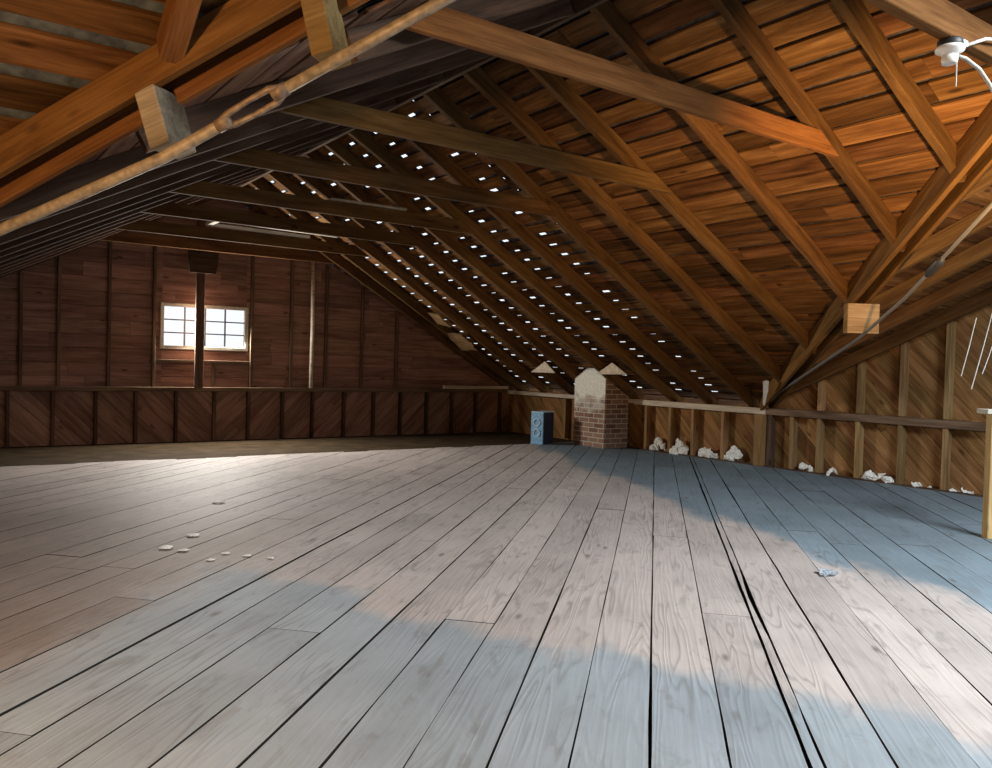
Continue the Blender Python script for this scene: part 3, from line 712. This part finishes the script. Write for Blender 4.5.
# --- eave wall studs
BY = [(12.95, 'stud'), (12.50, 'stud'), (10.62, 'stud'), (10.03, 'stud'), (9.50, 'stud'), (8.85, 'stud'), (7.53, 'stud'), (7.07, 'stud'), (6.45, 'stud'), (5.83, 'stud'), (5.23, 'stud')]
bl = ['pale eave stud behind the blue box, farther from the chimney', 'pale eave stud between the blue box and the chimney', 'dark brown eave stud just right of the brick chimney', 'pale eave stud second to the right of the chimney', 'pale eave stud third to the right of the chimney',
      'pale eave stud just left of the corner post', 'wing wall stud just right of the corner post', 'wing wall stud second to the right of the corner post', 'wing wall stud third to the right of the corner post', 'wing wall stud fourth to the right of the corner post', 'wing wall stud nearest the newel post']
for (y, m), l in zip(BY, bl):
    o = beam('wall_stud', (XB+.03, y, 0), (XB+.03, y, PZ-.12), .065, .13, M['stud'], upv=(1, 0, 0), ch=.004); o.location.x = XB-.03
    tag(o, l, 'stud', 'eave wall studs')
uy = [7.07, 6.45, 5.83, 5.23]
ulb = ['shortest upper stud of the wing gable, by the valley foot', 'upper wing gable stud second from the valley foot', 'upper wing gable stud third from the valley foot', 'tallest upper wing gable stud, fourth from the valley foot']
for y, l in zip(uy, ulb):
    o = beam('wall_stud', (XB-.03, y, PZ), (XB-.03, y, PZ+KW*(8-y)+.05), .065, .13, M['stud'], upv=(1, 0, 0), ch=.004); tag(o, l, 'stud', 'upper studs of the wing gable')
cp = bpy.data.objects.new('corner_post', None); COL.objects.link(cp); cp.location = (XB, 8.08, 0)
tag(cp, 'thick pale corner post where the eave plate meets the wing wall', 'post')
under(cp.location, beam('post', (XB-.05, 8.10, 0), (XB-.05, 8.10, PZ-.12), .21, .14, M['tanwood'], upv=(1, 0, 0)), cp)
under(cp.location, beam('nailed_stud', (XB-.03, 7.93, 0), (XB-.03, 7.93, PZ-.12), .08, .12, M['darkstud'], upv=(1, 0, 0)), cp)
# --- chimney
ch = bpy.data.objects.new('chimney', None); COL.objects.link(ch); ch.location = (10.7, 11.57, 0)
tag(ch, 'brick chimney stack with a pale top by the eave wall', 'chimney')
bm = bmesh.new()
x0, x1, y0, y1 = 10.36, 10.98, 11.075, 11.95
pts = [(y0, 0), (y1, 0), (y1, 1.30), ((y0+y1)/2-.02, 1.56), (y0, 1.30)]
lo = [bm.verts.new((x0, y, z)) for y, z in pts]; hi = [bm.verts.new((x1, y, z)) for y, z in pts]
bm.faces.new(lo); bm.faces.new(hi[::-1])
for i in range(5): bm.faces.new((lo[i], lo[(i+1) % 5], hi[(i+1) % 5], hi[i]))
bmesh.ops.bevel(bm, geom=[e for e in bm.edges], offset=.008, segments=1, affect='EDGES')
under(ch.location, link('stack', bm, M['brick']), ch)
# pale triangular eave blocks between rafters
def tri(pa, label):
    bm = bmesh.new(); P = [Vector(p) for p in pa]; n = Vector((-.2, -.1, 0))
    q = [bm.verts.new(p) for p in P]; r = [bm.verts.new(p+Vector((.05, .03, 0))) for p in P]
    bm.faces.new(q); bm.faces.new(r[::-1])
    for i in range(3): bm.faces.new((q[i], q[(i+1) % 3], r[(i+1) % 3], r[i]))
    c = link('eave_block', bm, M['paleplate']); tag(c, label, 'eave block', 'pale triangular eave blocks')
tri([(9.98, 12.86, 1.38), (9.98, 12.42, 1.60), (9.98, 12.10, 1.38)], 'pale triangular block between rafters to the left of the chimney')
tri([(9.98, 10.94, 1.385), (9.98, 10.52, 1.60), (9.98, 10.14, 1.40)], 'pale triangular block between rafters to the right of the chimney')
# --- blue box
bx = bpy.data.objects.new('case', None); COL.objects.link(bx)
bx.location = (9.86, 12.26, -.035+.035); bx.rotation_euler = (0, 0, math.radians(22))
tag(bx, 'upright blue and navy case standing beside the chimney', 'case')
def bpart(name, bm, mat, smooth=False):
    o = link(name, bm, mat, smooth=smooth); o.parent = bx; return o
bm = bmesh.new(); box_bm(bm, (-.19, -.10, 0), (.24, .14, .60), .012); bpart('body', bm, M['navy'])
bm = bmesh.new(); box_bm(bm, (-.215, -.115, .0), (-.185, .155, .615), .01); bpart('front_panel', bm, M['blue'])
for z in (.42, .22):
    bm = bmesh.new(); tube_bm(bm, [(-.222, .02+.07*math.cos(a*math.pi/8), z+.07*math.sin(a*math.pi/8)) for a in range(17)], .012, 6, False); bpart('ring', bm, M['bluetrim'], True)
bm = bmesh.new(); box_bm(bm, (-.215, -.112, .612), (.235, .150, .628), .004); bpart('top_trim', bm, M['bluetrim'])
# --- brown paper caught between rafters
def paper(name, pts, mat, label, cat, thick=.006, sub=5, wave=.02):
    A, B, C_, D = [Vector(p) for p in pts]; n = (B-A).cross(D-A).normalized(); bm = bmesh.new(); g = []
    for i in range(sub+1):
        row = []
        for j in range(sub+1):
            s, t_ = i/sub, j/sub; p = A*(1-s)*(1-t_)+B*s*(1-t_)+C_*s*t_+D*(1-s)*t_
            e = 1 if 0 < i < sub and 0 < j < sub else .6
            row.append(bm.verts.new(p+n*random.uniform(-wave, wave)+(B-A)*random.uniform(-.06, .06)*e+(D-A)*random.uniform(-.06, .06)*e))
        g.append(row)
    for i in range(sub):
        for j in range(sub): bm.faces.new((g[i][j], g[i+1][j], g[i+1][j+1], g[i][j+1]))
    bmesh.ops.solidify(bm, geom=bm.faces[:], thickness=thick)
    return tag(link(name, bm, mat, smooth=True), label, cat)
paper('paper_sheet', [(8.70, 14.05, 2.12), (9.25, 14.35, 1.80), (9.2, 13.60, 1.78), (8.62, 13.40, 2.10)], M['paper'], 'torn brown paper sheet hanging between the far rafters', 'paper')
paper('paper_sheet', [(8.05, 13.75, 2.50), (8.45, 14.0, 2.30), (8.55, 13.62, 2.22), (8.10, 13.45, 2.47)], M['paper'], 'smaller brown paper scrap tucked above the torn sheet', 'paper', wave=.01)
paper('scrap', [(10.50, 7.72, 1.0), (10.42, 7.62, 1.0), (10.0, 7.25, 1.37), (10.06, 7.40, 1.39)], M['scrap'], 'white scrap caught at the foot of the valley beam', 'scrap', wave=.008)
paper('wrapper', [(5.42, 3.43, .012), (5.55, 3.37, .02), (5.66, 3.45, .014), (5.54, 3.53, .03)], M['wrapper'], 'crumpled blue and white wrapper lying on the floor boards', 'wrapper', sub=4, wave=.014)

# --- insulation tufts at the foot of the eave wall
from mathutils import noise as mnoise
def tuft(y, wy, h, label, x=XB-.02):
    bm = bmesh.new(); seed = Vector((y*3.1, 2.7, y))
    for k in range(9):
        f = random.uniform(-.5, .5); hh = .85*h*(1-abs(f)*1.1)*random.uniform(.55, 1.0)
        h_ = h*.85; r = random.uniform(.18, .30)*min(h_, wy)
        c = Vector((x+random.uniform(-.02, .06), y+f*wy, max(r*.6, hh-r)))
        mt = Matrix.Translation(c) @ Matrix.Diagonal((.5, 1.25, 1.0, 1)); bmesh.ops.create_icosphere(bm, subdivisions=4, radius=r, matrix=mt)
    for v in bm.verts:
        v.co += mnoise.noise_vector(v.co*9+seed)*.05 + mnoise.noise_vector(v.co*28+seed)*.022; v.co.z = max(v.co.z, .001)
    tag(link('insulation_tuft', bm, M['fluff']), label, 'insulation', 'insulation tufts along the eave wall')
tuft(10.33, .25, .38, 'dim white insulation tuft just right of the brick chimney')
tuft(9.76, .30, .36, 'white insulation tuft second to the right of the chimney')
tuft(9.22, .36, .36, 'large white insulation tuft in the third bay from the chimney')
tuft(8.62, .34, .30, 'white insulation tuft just left of the corner post')
tuft(7.28, .22, .19, 'small white insulation tuft first right of the corner post')
tuft(6.82, .26, .13, 'tiny white insulation tuft second right of the corner post')
tuft(6.14, .42, .24, 'wide white insulation tuft below the wing wall, third right of the post')
tuft(5.48, .25, .10, 'flat white insulation scrap fourth right of the corner post')
tuft(4.90, .45, .13, 'white insulation tuft beside the newel post')

# --- lamp holder
lamp = bpy.data.objects.new('lamp_holder', None); COL.objects.link(lamp); LP = Vector((4.585, 2.24, CZ)); lamp.location = LP; lamp.scale = (.82,)*3
tag(lamp, 'white porcelain pull-chain lamp holder without bulb under the near collar tie', 'lamp holder')
def lathe(prof, n=20):
    bm = bmesh.new(); rings = [[bm.verts.new((r*math.cos(2*math.pi*k/n), r*math.sin(2*math.pi*k/n), z)) for k in range(n)] for r, z in prof]
    for a, b in zip(rings, rings[1:]):
        for k in range(n): bm.faces.new((a[k], a[(k+1) % n], b[(k+1) % n], b[k]))
    bm.faces.new(rings[0]); bm.faces.new(rings[-1][::-1]); return bm
for nm, prof, mt in (('junction_box', [(.075, .0), (.08, -.008), (.08, -.055), (.075, -.06)], M['blackbox']),
                     ('base', [(.085, -.045), (.092, -.055), (.09, -.072), (.06, -.082), (.052, -.10)], M['porcelain']),
                     ('socket', [(.050, -.095), (.052, -.13), (.046, -.155), (.036, -.157), (.034, -.12)], M['porcelain'])):
    o = link(nm, lathe(prof), mt, smooth=True); o.parent = lamp
bm = bmesh.new(); tube_bm(bm, [(.055, -.02, -.12), (.056, -.02, -.30)], .0045, 6); o = link('pull_cord', bm, M['conduit']); o.parent = lamp
bm = bmesh.new(); box_bm(bm, (.04, -.07, -.04), (.10, -.02, .0), .004); o = link('clamp', bm, M['porcelain']); o.parent = lamp
bm = bmesh.new(); tube_bm(bm, [LP+Vector(p) for p in ((.085, -.045, -.02), (.25, -.07, .05), (.5, -.09, .10), (1.0, -.1, .2))], .009, 8)
tag(link('electric_cable', bm, M['whitecord'], smooth=True), 'white cable running right from the lamp holder', 'cable')
bm = bmesh.new(); tube_bm(bm, [LP+Vector(p) for p in ((.09, .03, -.045), (.18, .0, -.055), (.28, -.03, -.10), (.36, -.05, -.17), (.45, -.06, -.24))], .011, 8)
tag(link('electric_cable', bm, M['conduit'], smooth=True), 'grey sheathed cable sagging below the white cable at the lamp holder', 'cable')
# --- cords hanging at right
for (a, b, l) in (((9.5, 4.24, 2.17), (9.40, 4.33, 1.52), 'pale beaded cord hanging at right, leftmost of three'), ((9.5, 4.05, 2.35), (9.34, 4.19, 1.38), 'longest pale beaded cord hanging at right, middle of three'), ((9.5, 4.04, 1.95), (9.42, 4.12, 1.55), 'shortest pale beaded cord hanging at right edge')):
    bm = bmesh.new(); tube_bm(bm, [a, Vector(a).lerp(Vector(b), .5)+Vector((.01, 0, 0)), b], .0045, 6)
    tag(link('cord', bm, M['whitecord']), l, 'cord', 'hanging cords')
# --- newel post at right edge
nw_ = bpy.data.objects.new('newel_post', None); COL.objects.link(nw_); nw_.location = (8.215, 3.47, 0)
tag(nw_, 'yellow wooden newel post with a grey cap at the right edge', 'newel post')
nw_.rotation_euler = (0, 0, math.radians(-35))
o = link('post', beam_bm(1.17, .10, .10), M['newel']); o.parent = nw_; o.matrix_basis = frame((.05, 0, 0), (0, 0, 1), (0, 1, 0), (-1, 0, 0))
bm = bmesh.new(); box_bm(bm, (-.12, -.09, 1.17), (.4, .09, 1.215), .008); o = link('cap', bm, M['palewood']); o.parent = nw_
# --- plaster crumbs on the boards
CR = [((1.57, 6.6), .05), ((1.66, 6.45), .035), ((1.86, 6.95), .05), ((1.90, 6.2), .03), ((2.02, 6.05), .03), ((2.5, 8.4), .05), ((1.75, 6.05), .028), ((2.15, 5.9), .024)]
cn = ['largest pale plaster crumb of the pair on the left floor', 'smaller pale plaster crumb touching the largest one', 'pale plaster crumb lying farther back on the left floor', 'small plaster crumb in front of the pair', 'small plaster crumb toward the middle of the floor', 'far plaster crumb near the bare subfloor strip', 'tiny plaster crumb nearest the camera on the left floor', 'tiny plaster crumb farthest right of the crumbs']
for ((x, y), r), l in zip(CR, cn):
    bm = bmesh.new(); bmesh.ops.create_icosphere(bm, subdivisions=2, radius=r)
    for v in bm.verts:
        v.co = Vector((v.co.x*random.uniform(.7, 1.5), v.co.y*random.uniform(.6, 1.1), v.co.z*.22*random.uniform(.7, 1.2)))
    o = link('plaster_crumb', bm, M['scrap'], None, Matrix.Translation((x, y, r*.14))); tag(o, l, 'plaster crumb', 'plaster crumbs on the floor')
